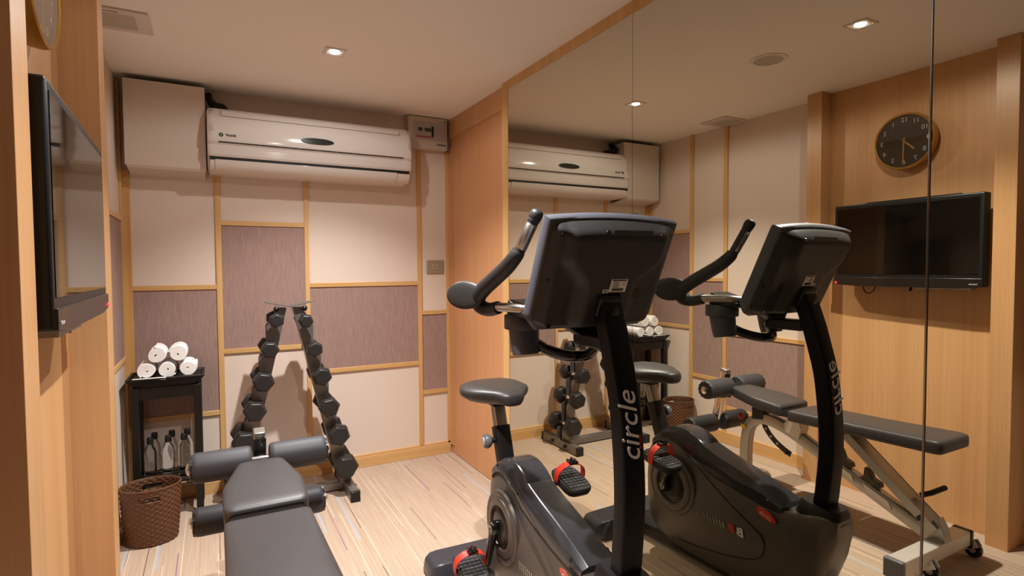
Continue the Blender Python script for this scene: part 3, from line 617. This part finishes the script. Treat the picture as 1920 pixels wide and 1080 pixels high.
bm = bmesh.new(); lathe(bm, [(.006,0),(.006,.02),(.018,.022),(.021,.03),(.018,.042),(.0001,.044)], P0.lerp(P1, .62)+Vector((.0,-.025,0)), (0,-1,-.15), 16); obj('slider_knob', bm, BLACK, be)
bm = bmesh.new(); lathe(bm, [(.003,-.002),(.022,0),(.026,.008),(.022,.018),(.0001,.022)], (-.0, 2.468, .355), (1,0,0), 4) if False else tube(bm, [(BX+.008,2.40,.60),(BX+.008,2.352,.603)], .016, 12); obj('roller_arm', bm, BLACK, be)
def roller(y, z, r, x0, x1, outer):
    bm = bmesh.new(); L = x1-x0; lathe(bm, [(.014,0),(r*.86,.0),(r*.97,.006),(r,.018),(r,L-.018),(r*.97,L-.006),(r*.86,L),(.014,L)], (x0,y,z), (1,0,0), 36, False)
    o = obj('foam_roller', bm, FOAM, be)
    s = 1 if outer == x1 else -1
    bm = bmesh.new(); n = 24; ring = lambda rr, xx: [(xx, y+rr*(1-.10*(k % 2))*math.cos(2*PI*k/n), z+rr*(1-.10*(k % 2))*math.sin(2*PI*k/n)) for k in range(n)]
    loft(bm, [ring(r*.93, outer-s*.004), ring(r*.93, outer+s*.004), ring(r*.75, outer+s*.007)]); obj('end_disc', bm, BLACK, o)
    bm = bmesh.new(); lathe(bm, [(.022,.0),(.022,.006),(.016,.012),(.0001,.015)], (outer+s*.006,y,z), (s,0,0), 18); obj('end_nut', bm, CHROME, o)
roller(2.355, .605, .056, -.083, .118, -.083); roller(2.355, .605, .056, .182, .392, .392)
roller(2.475, .353, .055, -.083, .118, -.083); roller(2.475, .353, .055, .182, .398, .398)
for y, z in ((2.355,.605),(2.475,.353)):
    bm = bmesh.new(); tube(bm, [(-.085,y,z),(.394,y,z)], .0125, 14); obj('roller_axle', bm, CHROME, be)

# ------------------------------------------------------------------ exercise bike (own axes: x across, y towards the saddle end, z up)
bi = thing('exercise_bike', 'black upright exercise bike standing in front of the mirror', 'exercise bike', (1.035, 1.6, 0), math.radians(-2.5), local=True)
T  = [.472,.462,.445,.415,.37,.30,.22,.14,.05,-.08,-.20,-.28,-.34,-.39,-.43,-.455]
Z1 = [.375,.42,.465,.51,.548,.565,.525,.492,.466,.440,.425,.425,.44,.452,.455,.445]
ZB = [.29,.22,.165,.115,.08,.055,.05,.05,.05,.05,.055,.065,.095,.17,.28,.37]
WM = [.03,.05,.066,.078,.086,.09,.09,.09,.089,.088,.088,.09,.092,.09,.078,.055]
bm = bmesh.new(); rings = []
for t, z1, zb, wm in zip(T, Z1, ZB, WM):
    h = z1-zb; wt = min(.064 if t > -.27 else wm*.86, wm*.9)
    half = [(wm*.55, zb), (wm*.86, zb+h*.05), (wm*.98, zb+h*.18), (wm, zb+h*.45), (wm*.99, zb+h*.62), (wm*.93+(wt-wm)*.3, zb+h*.82), (wt-.002, z1-h*.05), (wt-.008, z1-.004)]
    rings.append([(s, t, z) for s, z in half]+[(-s, t, z) for s, z in half[::-1]])
loft(bm, rings); sh = obj('side_shell', bm, SHELLM, bi, sharp=50)
# ridge cover along the top
TC = [.458,.450,.435,.415,.39,.36,.32,.28,.24,.20,.16,.135,.125,.09,.03,-.075,-.16,-.225,-.262]
ZT = [.452,.475,.503,.530,.554,.575,.594,.603,.605,.599,.584,.570,.560,.548,.530,.503,.477,.455,.440]
bm = bmesh.new(); rings = []
def itp(x, X, Y):
    for a, b, c, d_ in zip(X, X[1:], Y, Y[1:]):
        if b <= x <= a: return c+(d_-c)*(a-x)/(a-b)
    return Y[-1]
for t, z2 in zip(TC, ZT):
    z1 = itp(t, T, Z1); k_ = min(1, (.47-t)/.06); half = [(.071*k_+.012*(1-k_), z1-.020), (.072*k_+.012*(1-k_), z1+.003), (.067*k_+.01*(1-k_), z1+(z2-z1)*.5), (.050*k_+.008*(1-k_), z2-.002), (.046*k_+.007*(1-k_), z2), (.006, z2+.0005)]
    rings.append([(s, t, z) for s, z in half]+[(-s, t, z) for s, z in half[::-1]])
loft(bm, rings); cvr = obj('top_cover', bm, COVERM, bi, sharp=22)
bm = bmesh.new()
for s in (-1, 1):
    for t, z in ((.345,.553),(.165,.505),(-.2,.433)): lathe(bm, [(.006,0),(.006,.004),(.002,.004)], (s*.068,t,z+.006), (s,0,.4), 12)
obj('screw', bm, BLACKG, cvr)
# stem shroud collar and front nose
bm = bmesh.new(); sweep(bm, [(0,-.375,.43),(0,-.378,.462),(0,-.380,.478)], rrect(.058,.072,.03,4), [1.12,1.06,.9], up=(0,1,0)); obj('stem_collar', bm, BLACK, bi)
# discs, cranks, pedals, badges on both sides
for s in (-1, 1):
    o_ = (0, .272, .345)
    bm = bmesh.new(); lathe(bm, [(.138,.080),(.136,.0905),(.130,.0945),(.122,.0945),(.118,.0915),(.112,.0915),(.109,.096),(.088,.1),(.083,.0985),(.080,.092)], o_, (s,0,0), 56, False); obj('wheel_ring', bm, SHELLM, bi)
    bm = bmesh.new(); lathe(bm, [(.0001,.0995),(.05,.099),(.062,.097),(.066,.093),(.082,.0915)], o_, (s,0,0), 48, False); obj('crank_disc', bm, mat('disc_graphite', '383432', .3, .5), bi)
    c0 = Vector((s*.112, .29, .34)); pdl = Vector((s*.122, .29+(.045 if s < 0 else -.055), .34+(-.165 if s < 0 else .150)))
    bm = bmesh.new(); sweep(bm, [c0+(pdl-c0)*k for k in (-.05,.0,.15,.6,.95,1.03)], rrect(.009,.016,.006,3), [.9,1.25,1.15,.9,.85,.6], up=(s,0,0)); ca = obj('crank_arm', bm, BLACKG, bi)
    bm = bmesh.new(); lathe(bm, [(.026,-.016),(.026,.010),(.021,.018),(.0001,.019)], c0, (s,0,0), 24); obj('crank_hub', bm, BLACKG, ca)
    bm = bmesh.new(); lathe(bm, [(.012,.0185),(.012,.0195),(.007,.0195),(.007,.0185)], c0, (s,0,0), 20, False); obj('hub_cap', bm, STEEL, ca)
    # pedal
    tl = math.radians(12 if s > 0 else 14); PK = 1.2; fy, fz = Vector((0, math.cos(tl), math.sin(tl))), Vector((0, -math.sin(tl), math.cos(tl))); xs = Vector((1,0,0)); pc = pdl+xs*s*.074
    def pp(a, b, c): return pc+(xs*a+fy*b+fz*c)*PK
    bm = bmesh.new(); out = rr_poly([(-.046,-.052),(-.036,-.078),(.036,-.078),(.047,-.05),(.047,.045),(.03,.066),(-.03,.066),(-.046,.045)], .018, 3)
    loft(bm, [[pp(a*k, b*k, c) for a, b in out] for k, c in ((.8,-.016),(.93,-.012),(1,.0),(1,.010),(.96,.014))]); pe = obj('pedal', bm, RUBBER, bi, sharp=50)
    bm = bmesh.new()
    for i in range(8):
        for j in range(5): obx(bm, pp(-.030+j*.015, -.055+i*.0145, .015), xs*.0074, fy*.0066, fz*.0018)
    obj('tread', bm, mat('pedal_tread', '353231', .6), pe)
    bm = bmesh.new(); tube(bm, [pdl+xs*s*-.006, pp(-s*.03,0,0)], .009, 12); obj('pedal_axle', bm, BLACKG, pe)
    arc = [(-.049,-.006),(-.052,.018),(-.046,.042),(-.026,.058),(0,.063),(.026,.058),(.046,.042),(.052,.018),(.049,-.006)]
    bm = bmesh.new(); sweep(bm, smooth_path([pp(a, .006-.25*c, c) for a, c in arc], 5), rrect(.0125,.0016,.001,1), up=tuple(xs)) if False else None
    pts = smooth_path([pp(a, .004, c) for a, c in arc], 5); rings = []
    for i, p in enumerate(pts):
        tg = (pts[min(i+1, len(pts)-1)]-pts[max(i-1, 0)]).normalized(); nn_ = tg.cross(fy).normalized()
        rings.append([p+fy*.015-nn_*.0015, p+fy*.015+nn_*.0015, p-fy*.015+nn_*.0015, p-fy*.015-nn_*.0015])
    loft(bm, rings); st = obj('strap', bm, RED, pe)
    bm = bmesh.new(); obx(bm, pp(-s*.0+.004, .004, .067), xs*.020, fy*.016, fz*.005); obx(bm, pp(.004, .004, .074), xs*.004, fy*.014, fz*.006); obx(bm, pp(-.012, .004, .072), xs*.003, fy*.014, fz*.005); obj('buckle', bm, BLACKG, pe, .003)
    bm = bmesh.new(); seam = [(.335,.548),(.25,.535),(.174,.505),(.09,.452),(.008,.40),(-.086,.348),(-.16,.312),(-.194,.285),(-.2,.25),(-.185,.215),(-.153,.19),(-.05,.155),(.1,.125),(.25,.105)]
    prv = None
    sweep(bm, smooth_path([(s*(.0885 if z < .47 else .0885-(z-.47)*.25), t, z) for t, z in seam], 4), [(-.0012,-.0022),(.0012,-.0022),(.0012,.0022),(-.0012,.0022)], up=(s,0,0)); obj('panel_seam', bm, BLACK, bi)
    # badge: red oval with lettering, side stripes and model mark
    rt = Vector((0, 1, 0))*(1 if s > 0 else -1); xo = s*.0925
    sl = Vector((0, -s*-.94*(1 if s > 0 else 1), 0))
    ax = Vector((0, s*.93, .37*s)) if False else (Vector((0,.955,.297)) if s > 0 else Vector((0,-.955,-.297)))
    un = Vector((0,-ax.z,ax.y)) if ax.y > 0 else Vector((0,ax.z,-ax.y))
    oc = Vector((s*.0868, -.205, .385)); fn_ = Vector((s,0,.12))
    bm = bmesh.new(); prism(bm, [(.043*math.cos(a), .0175*math.sin(a)) for a in [2*PI*i/40 for i in range(40)]], oc, ax, un, (s*.0025,0,0)); ov = obj('oval_badge', bm, REDL, bi, .001)
    obj('badge_lettering', text_bm('circle', .024, oc+Vector((s*.0028,0,-.001)), ax, un, .0006, shear=.2), mat('badge_cream', 'e8c9a8', .5), ov)
    mk = bmesh.new(); MK = Vector((s*.0895, 0, 0))
    for i in range(9):
        wd = .0012+.0011*i; tt = .112-.0155*i; hh = .0095
        lean = .010*(-1)
        v0 = [(tt, .258), (tt-wd, .258), (tt-wd+.008, .286), (tt+.008, .286)]
        prism(mk, v0, MK, (0,1,0), (0,0,1), (s*.0022,0,0))
    obj('stripe_mark', mk, mat('mark_beige', '8f8470', .5), bi)
    if s > 0:
        obj('model_letter', text_bm('B', .046, MK+Vector((.0024,-.094,.272)), rt*1.25, (0,.2,1), .0006, bold=.0016, shear=0), SILVER_T, bi)
        obj('model_digit', text_bm('8', .046, MK+Vector((.0024,-.054,.273)), rt*1.25, (0,.2,1), .0006, bold=.0016), REDL, bi)
    else:
        obj('model_letter', text_bm('B', .046, MK+Vector((-.0024,-.054,.276)), rt*1.25, (0,.2,1), .0006, bold=.0016), SILVER_T, bi)
        obj('model_digit', text_bm('8', .046, MK+Vector((-.0024,-.094,.276)), rt*1.25, (0,.2,1), .0006, bold=.0016), REDL, bi)
# floor stabilisers
def stabil(name, t0, t1, hw, h):
    bm = bmesh.new(); rings = []
    for s, k in ((-hw,.62),(-hw+.008,.82),(-hw+.03,.97),(-hw+.06,1),(hw-.06,1),(hw-.03,.97),(hw-.008,.82),(hw,.62)):
        c = (t0+t1)/2; d_ = (t1-t0)/2*k; rings.append([(s, c-d_, .004), (s, c-d_, h*.45*k), (s, c-d_*.72, h*k), (s, c+d_*.72, h*k), (s, c+d_, h*.45*k), (s, c+d_, .004)])
    loft(bm, rings); return obj(name, bm, mat('base_plastic', '35343a', .35), bi, .004)
stabil('rear_stabiliser', .55, .73, .275, .085); stabil('front_stabiliser', -.50, -.36, .27, .075)
bm = bmesh.new(); bx(bm, -.05, .05, -.42, .62, .03, .075); obj('base_beam', bm, BLACK, bi, .006)
# seat post, sleeve, knob, saddle
sl0, sl1, sl2 = Vector((0,.405,.50)), Vector((0,.468,.679)), Vector((0,.508,.79))
bm = bmesh.new(); sweep(bm, [sl0, sl1], rrect(.027,.034,.012,4), up=(1,0,0)); obj('post_sleeve', bm, BLACK, bi)
bm = bmesh.new(); sweep(bm, [sl0.lerp(sl1, .8), sl2], rrect(.021,.027,.009,4), up=(1,0,0)); obj('seat_post', bm, STEEL, bi)
kc = sl0.lerp(sl1, .70)
bm = bmesh.new(); lathe(bm, [(.011,.02),(.011,.045),(.017,.048),(.017,.052)], kc, (-1,.1,0), 16); kb0 = obj('knob_shaft', bm, BLACK, bi)
bm = bmesh.new(); lathe(bm, [(.012,.050),(.024,.054),(.030,.064),(.030,.074),(.024,.083),(.020,.084)], kc, (-1,.1,0), 24); kb = obj('height_knob', bm, GREYP, bi)
bm = bmesh.new(); lathe(bm, [(.020,.084),(.0195,.087),(.0001,.088)], kc, (-1,.1,0), 24); obj('knob_face', bm, CHAMP_L, kb)
bm = bmesh.new(); rings = []
for t, hw, zt, th in ((.650,.03,.812,.020),(.642,.085,.824,.044),(.612,.130,.834,.056),(.56,.148,.838,.060),(.50,.146,.838,.060),(.455,.126,.836,.056),(.415,.096,.834,.050),(.38,.070,.832,.044),(.35,.054,.828,.040),(.333,.040,.822,.032),(.324,.020,.814,.016)):
    ring = []
    for i in range(24):
        a = 2*PI*i/24; ca_, sa = math.cos(a), math.sin(a)
        x = hw*math.copysign(abs(ca_)**.55, ca_); zz = (zt if sa > 0 else zt-.0)+(sa*.018 if sa > 0 else sa*th) - .014*(abs(x)/.148)**3
        ring.append((x, t, zz))
    rings.append(ring)
loft(bm, rings); obj('saddle', bm, mat('saddle_vinyl', '322e2c', .42, bump=(400, .1)), bi, sharp=70)
bm = bmesh.new(); bx(bm, -.03, .03, .47, .55, .758, .782); obj('saddle_clamp', bm, BLACK, bi, .004)
# curved stem with lettering on its front face
SZ = [.43,.50,.56,.66,.76,.86,.96,1.06,1.14,1.22,1.27]
SB = [-.345,-.358,-.364,-.372,-.371,-.362,-.348,-.322,-.298,-.268,-.247]      # rear edge of the stem
SD = .056
pts = smooth_path([(0, b-SD/2, z) for z, b in zip(SZ, SB)], 6)
def stem_c(z):
    for a, b in zip(pts, pts[1:]):
        if a.z <= z <= b.z: return a.y+(b.y-a.y)*(z-a.z)/(b.z-a.z)+SD/2
    return SB[0] if z < SZ[0] else SB[-1]
bm = bmesh.new(); sweep(bm, pts, rrect(.037, SD/2, .008, 4), up=(0,1,0)); stm = obj('stem', bm, mat('stem_black', '0b0a0a', .42, spec=.22), bi, sharp=50)
bm = bmesh.new(); ellipsoid(bm, (0,stem_c(1.20)-SD-.0005,1.205), (.012,0,0), (0,-.010,.024), (0,.0015,.0007), 20, 6); obj('stem_plug', bm, BLACK, stm)
def on_stem(p):   # text x runs up the stem, text y runs to the left, z lifts off the face
    z = .900+p.x; return Vector((-p.y-.009, stem_c(z)-SD-.0010-p.z, z))
obj('brand_lettering', text_bm('circle', .088, (0,0,0), (1,0,0), (0,1,0), .0015, shear=.3, fn=on_stem, spacing=1.0, fine=.004), SILVER_T, stm)
def on_stem2(p):
    z = .858+p.x; return Vector((.0228-p.y, stem_c(z)-SD-.0010-p.z, z))
obj('small_lettering', text_bm('FITNESS', .0115, (0,0,0), (1,0,0), (0,1,0), .0015, shear=.15, fn=on_stem2), mat('letter_red', 'a83a28', .5), stm)
# console: tilted housing, its plain back faces the camera
uu = Vector((0,-.419,.908)); nb = Vector((0,-.908,-.419)); cc = Vector((0,-.259,1.3295))     # up along the housing, outward through its back
HL = .161
def half_w(v):    # v -1 bottom .. 1 top
    if v < -.80: return .185+(v+1)/.20*(.218-.185)
    return .218
def depth(a, v):
    e = lambda x, k: max(0, min(1, (1-abs(x))/k))**.55
    d_ = .046*e(a, .14)*e(v, .14)
    u_ = max(0, min(1, (v+.15)/.6)); u_ = u_*u_*(3-2*u_); wd = .42+.34*u_; q = max(0, min(1, (wd+.09-abs(a))/.18)); q = q*q*(3-2*q); k = max(0, min(1, (1-abs(v))/.22))
    return d_+.027*q*k
def cpt(a, v, d_): 
    arch = .014*(1-a*a) if v > 0 else 0
    return cc+Vector((1,0,0))*(a*half_w(v))+uu*(v*HL*(1.10 if v < 0 else 1)+max(0, v)*arch)+nb*d_
bm = bmesh.new(); NA, NV = 44, 36; G = []
sgn_ = lambda x: x
for j in range(NV+1):
    vv = -math.cos(PI*j/NV); vv = .5*vv+.5*(-1+2*j/NV); row = []
    for i in range(NA+1):
        aa = -math.cos(PI*i/NA); aa = .5*aa+.5*(-1+2*i/NA); row.append(bm.verts.new(cpt(aa, vv, depth(aa, vv))))
    G.append(row)
for j in range(NV):
    for i in range(NA): bm.faces.new((G[j][i], G[j][i+1], G[j+1][i+1], G[j+1][i]))
loop = [G[0][i] for i in range(NA+1)]+[G[j][NA] for j in range(1, NV+1)]+[G[NV][i] for i in range(NA-1, -1, -1)]+[G[j][0] for j in range(NV-1, 0, -1)]
bm.faces.new(loop); con = obj('console_housing', bm, CONS, bi, sharp=60)
outl = [(-1+2*i/20, 1) for i in range(21)]+[(1, 1-2*j/20) for j in range(1, 21)]+[(1-2*i/20, -1) for i in range(1, 21)]+[(-1, -1+2*j/20) for j in range(1, 20)]
bm = bmesh.new(); loft(bm, [[cpt(a, v, .012) + (uu*(v*k*.006))+Vector((a*k*.005,0,0)) + nb*dd for a, v in outl] for k, dd in ((.2,.006),(1,.0),(1,-.024),(.2,-.036),(-1.5,-.041))]); obj('bezel_rim', bm, BEZEL, bi, sharp=50)
bm = bmesh.new(); obx(bm, cc-nb*.0305+uu*.02, (.17,0,0), uu*.115, nb*.001); obj('display_panel', bm, SCREEN, con)
bm = bmesh.new()
for a, v in ((-.86,.80),(-.25,.86),(.62,.84),(-.9,-.05),(.93,-.3),(-.80,-.86),(.78,-.84)): lathe(bm, [(.0065,-.004),(.0065,.0015),(.004,.0015)], cpt(a, v, depth(a, v)), nb, 14)
obj('screw_hole', bm, BLACKG, con)
bm = bmesh.new(); obx(bm, cpt(.12, .83, depth(.12,.83)+.001), (.068,0,0), uu*.014, nb*.0012); obj('moulded_plate', bm, CONS, con, .001)
bm = bmesh.new(); obx(bm, cpt(.55, -.30, depth(.55,-.30)+.0005), (.012,0,.0), uu*.018, nb*.0012); obj('port_cover', bm, BLACK, con, .001)
def label_at(a, v, hw_, hh, name, draw):
    p = cpt(a, v, depth(a, v)+.0012); e1 = cpt(a+.02, v, depth(a+.02, v)+.0012)-cpt(a-.02, v, depth(a-.02, v)+.0012); e1.normalize(); e2 = cpt(a, v+.02, depth(a, v+.02)+.0012)-cpt(a, v-.02, depth(a, v-.02)+.0012); e2.normalize(); n_ = e1.cross(e2)
    bm = bmesh.new(); obx(bm, p, e1*hw_, e2*hh, n_*.0005); o = obj(name, bm, PAPER, con)
    bm = bmesh.new()
    for x, y, w2, h2 in draw: obx(bm, p+e1*x+e2*y+n_*.0007, e1*w2, e2*h2, n_*.0003)
    obj('label_print', bm, INK, o)
dr_ = [(0, .017, .025, .002)]+[(-.010, .010-.0048*i, .012-.002*(i % 2), .0009) for i in range(4)]+[(.017, .009-.005*i, .003, .0009) for i in range(2)]
dr_ += [(-.02+.0022*i, -.0125, .0004+.0003*((i*7) % 3), .0045) for i in range(19)]
label_at(.09, -.06, .029, .0205, 'rating_label', dr_); label_at(-.095, -.16, .0105, .0055, 'small_label', [(-.004+.004*i, 0, .0014, .0022) for i in range(3)])
# mount between stem top and console
bm = bmesh.new(); obx(bm, Vector((0,-.287,1.236)), (.040,0,0), uu*.034, nb*.026); obj('console_mount', bm, BLACK, bi, .008, 3)
# handlebars: low bar, elbow, raised horn with grip, elbow rest, cup holder, under loop
GRIP = mat('grip_rubber', '262424', .5, bump=(500, .3))
for s in (-1, 1):
    P = lambda a, t, z: (s*a, t, z)
    bm = bmesh.new(); tube(bm, smooth_path([P(.10,-.16,1.205),P(.19,-.13,1.217),P(.222,-.05,1.218),P(.232,.03,1.213)]), .0145, 16); obj('low_bar', bm, STEEL, bi)
    bm = bmesh.new(); tube(bm, smooth_path([P(.225,-.015,1.215),P(.236,.035,1.206),P(.254,.066,1.216),P(.264,.062,1.245),P(.258,.025,1.275),P(.245,-.035,1.310),P(.232,-.095,1.345),P(.222,-.133,1.376),P(.215,-.143,1.392)], 8), [.021+.005*math.sin(PI*i/64) for i in range(65)], 18); obj('elbow_tube', bm, GRIP, bi)
    g0, g1 = Vector(P(.219,-.138,1.376)), Vector(P(.174,-.193,1.512)); gd = (g1-g0).normalized()
    bm = bmesh.new(); rr_ = [.0165,.0195,.018,.0195,.018,.0175,.0175,.0175,.0185,.0195,.0185,.0205,.0205,.018,.011,.002]; kk = [0,.02,.05,.08,.11,.14,.4,.75,.77,.79,.81,.84,.93,.98,1.01,1.02]
    tube(bm, [g0.lerp(g1, k) for k in kk], rr_, 18); gp = obj('hand_grip', bm, GRIP, bi)
    side = Vector((-.35*1 if s < 0 else -.35, -.80, -.25)); side = (side-gd*side.dot(gd)).normalized()
    bm = bmesh.new(); bt = gd.cross(side); rings = []
    for k in (.17, .19, .70, .72):
        p = g0.lerp(g1, k); r1 = .0188 if k in (.19, .70) else .0165
        rings.append([p+(side*math.cos(a)+bt*math.sin(a))*r1 for a in [-1.25+2.5*i/10 for i in range(11)]]+[p+(side*math.cos(a)+bt*math.sin(a))*.010 for a in [1.2-2.4*i/4 for i in range(5)]])
    loft(bm, rings); obj('pulse_plate', bm, STEEL, gp)
    a_ = Vector(P(.046,.048,-.009)); b_ = Vector(P(.008,.012,.046)) ; n_ = a_.cross(b_).normalized()
    bm = bmesh.new(); ellipsoid(bm, P(.303,.080,1.253), a_, b_, n_*.010, 28, 12, .8); obj('elbow_rest', bm, mat('rest_foam', '2a2827', .45, bump=(400, .1)), bi)
    cx_, cy_ = s*.150, -.045
    bm = bmesh.new(); lathe(bm, [(.048,1.146),(.061,1.146),(.063,1.150),(.063,1.188),(.060,1.192),(.053,1.190),(.050,1.155)], (cx_,cy_,0), n=36, cap=False); cup = obj('cup_holder', bm, mat('cup_plastic', '44454b', .4), bi)
    bm = bmesh.new(); lathe(bm, [(.050,-.005),(.046,-.070),(.042,-.094),(.038,-.096),(.0001,-.096)], (cx_,cy_,1.158), (0,.16,1), n=36, cap=False); obj('cup_well', bm, mat('cup_plastic', '44454b', .4), cup)
    bm = bmesh.new(); loft(bm, [[P(.10,-.17,1.205),P(.10,-.03,1.243),P(.10,-.02,1.19),P(.10,-.17,1.168)],[P(.205,-.15,1.205),P(.200,-.03,1.243),P(.200,-.02,1.192),P(.205,-.15,1.19)]]); obj('bar_clamp', bm, BLACK, bi, .006)
bm = bmesh.new(); tube(bm, smooth_path([(-.165,.0,1.17),(-.145,-.03,1.13),(-.10,-.085,1.085),(-.05,-.13,1.064),(0,-.15,1.060),(.05,-.13,1.064),(.10,-.085,1.085),(.145,-.03,1.13),(.165,0,1.17)], 6), .0185, 16); obj('lower_handle_loop', bm, BLACKG, bi)
bm = bmesh.new(); loft(bm, [[(-.11,-.17,1.19),(.11,-.17,1.19),(.11,-.10,1.19),(-.11,-.10,1.19)],[(-.03,-.20,1.13),(.03,-.20,1.13),(.03,-.16,1.13),(-.03,-.16,1.13)]]); bx(bm, -.03, .03, -.30, -.15, 1.10, 1.14); obj('handle_bracket', bm, BLACK, bi, .006)

for o in list(SC.objects):
    if '_o' in o: del o['_o']
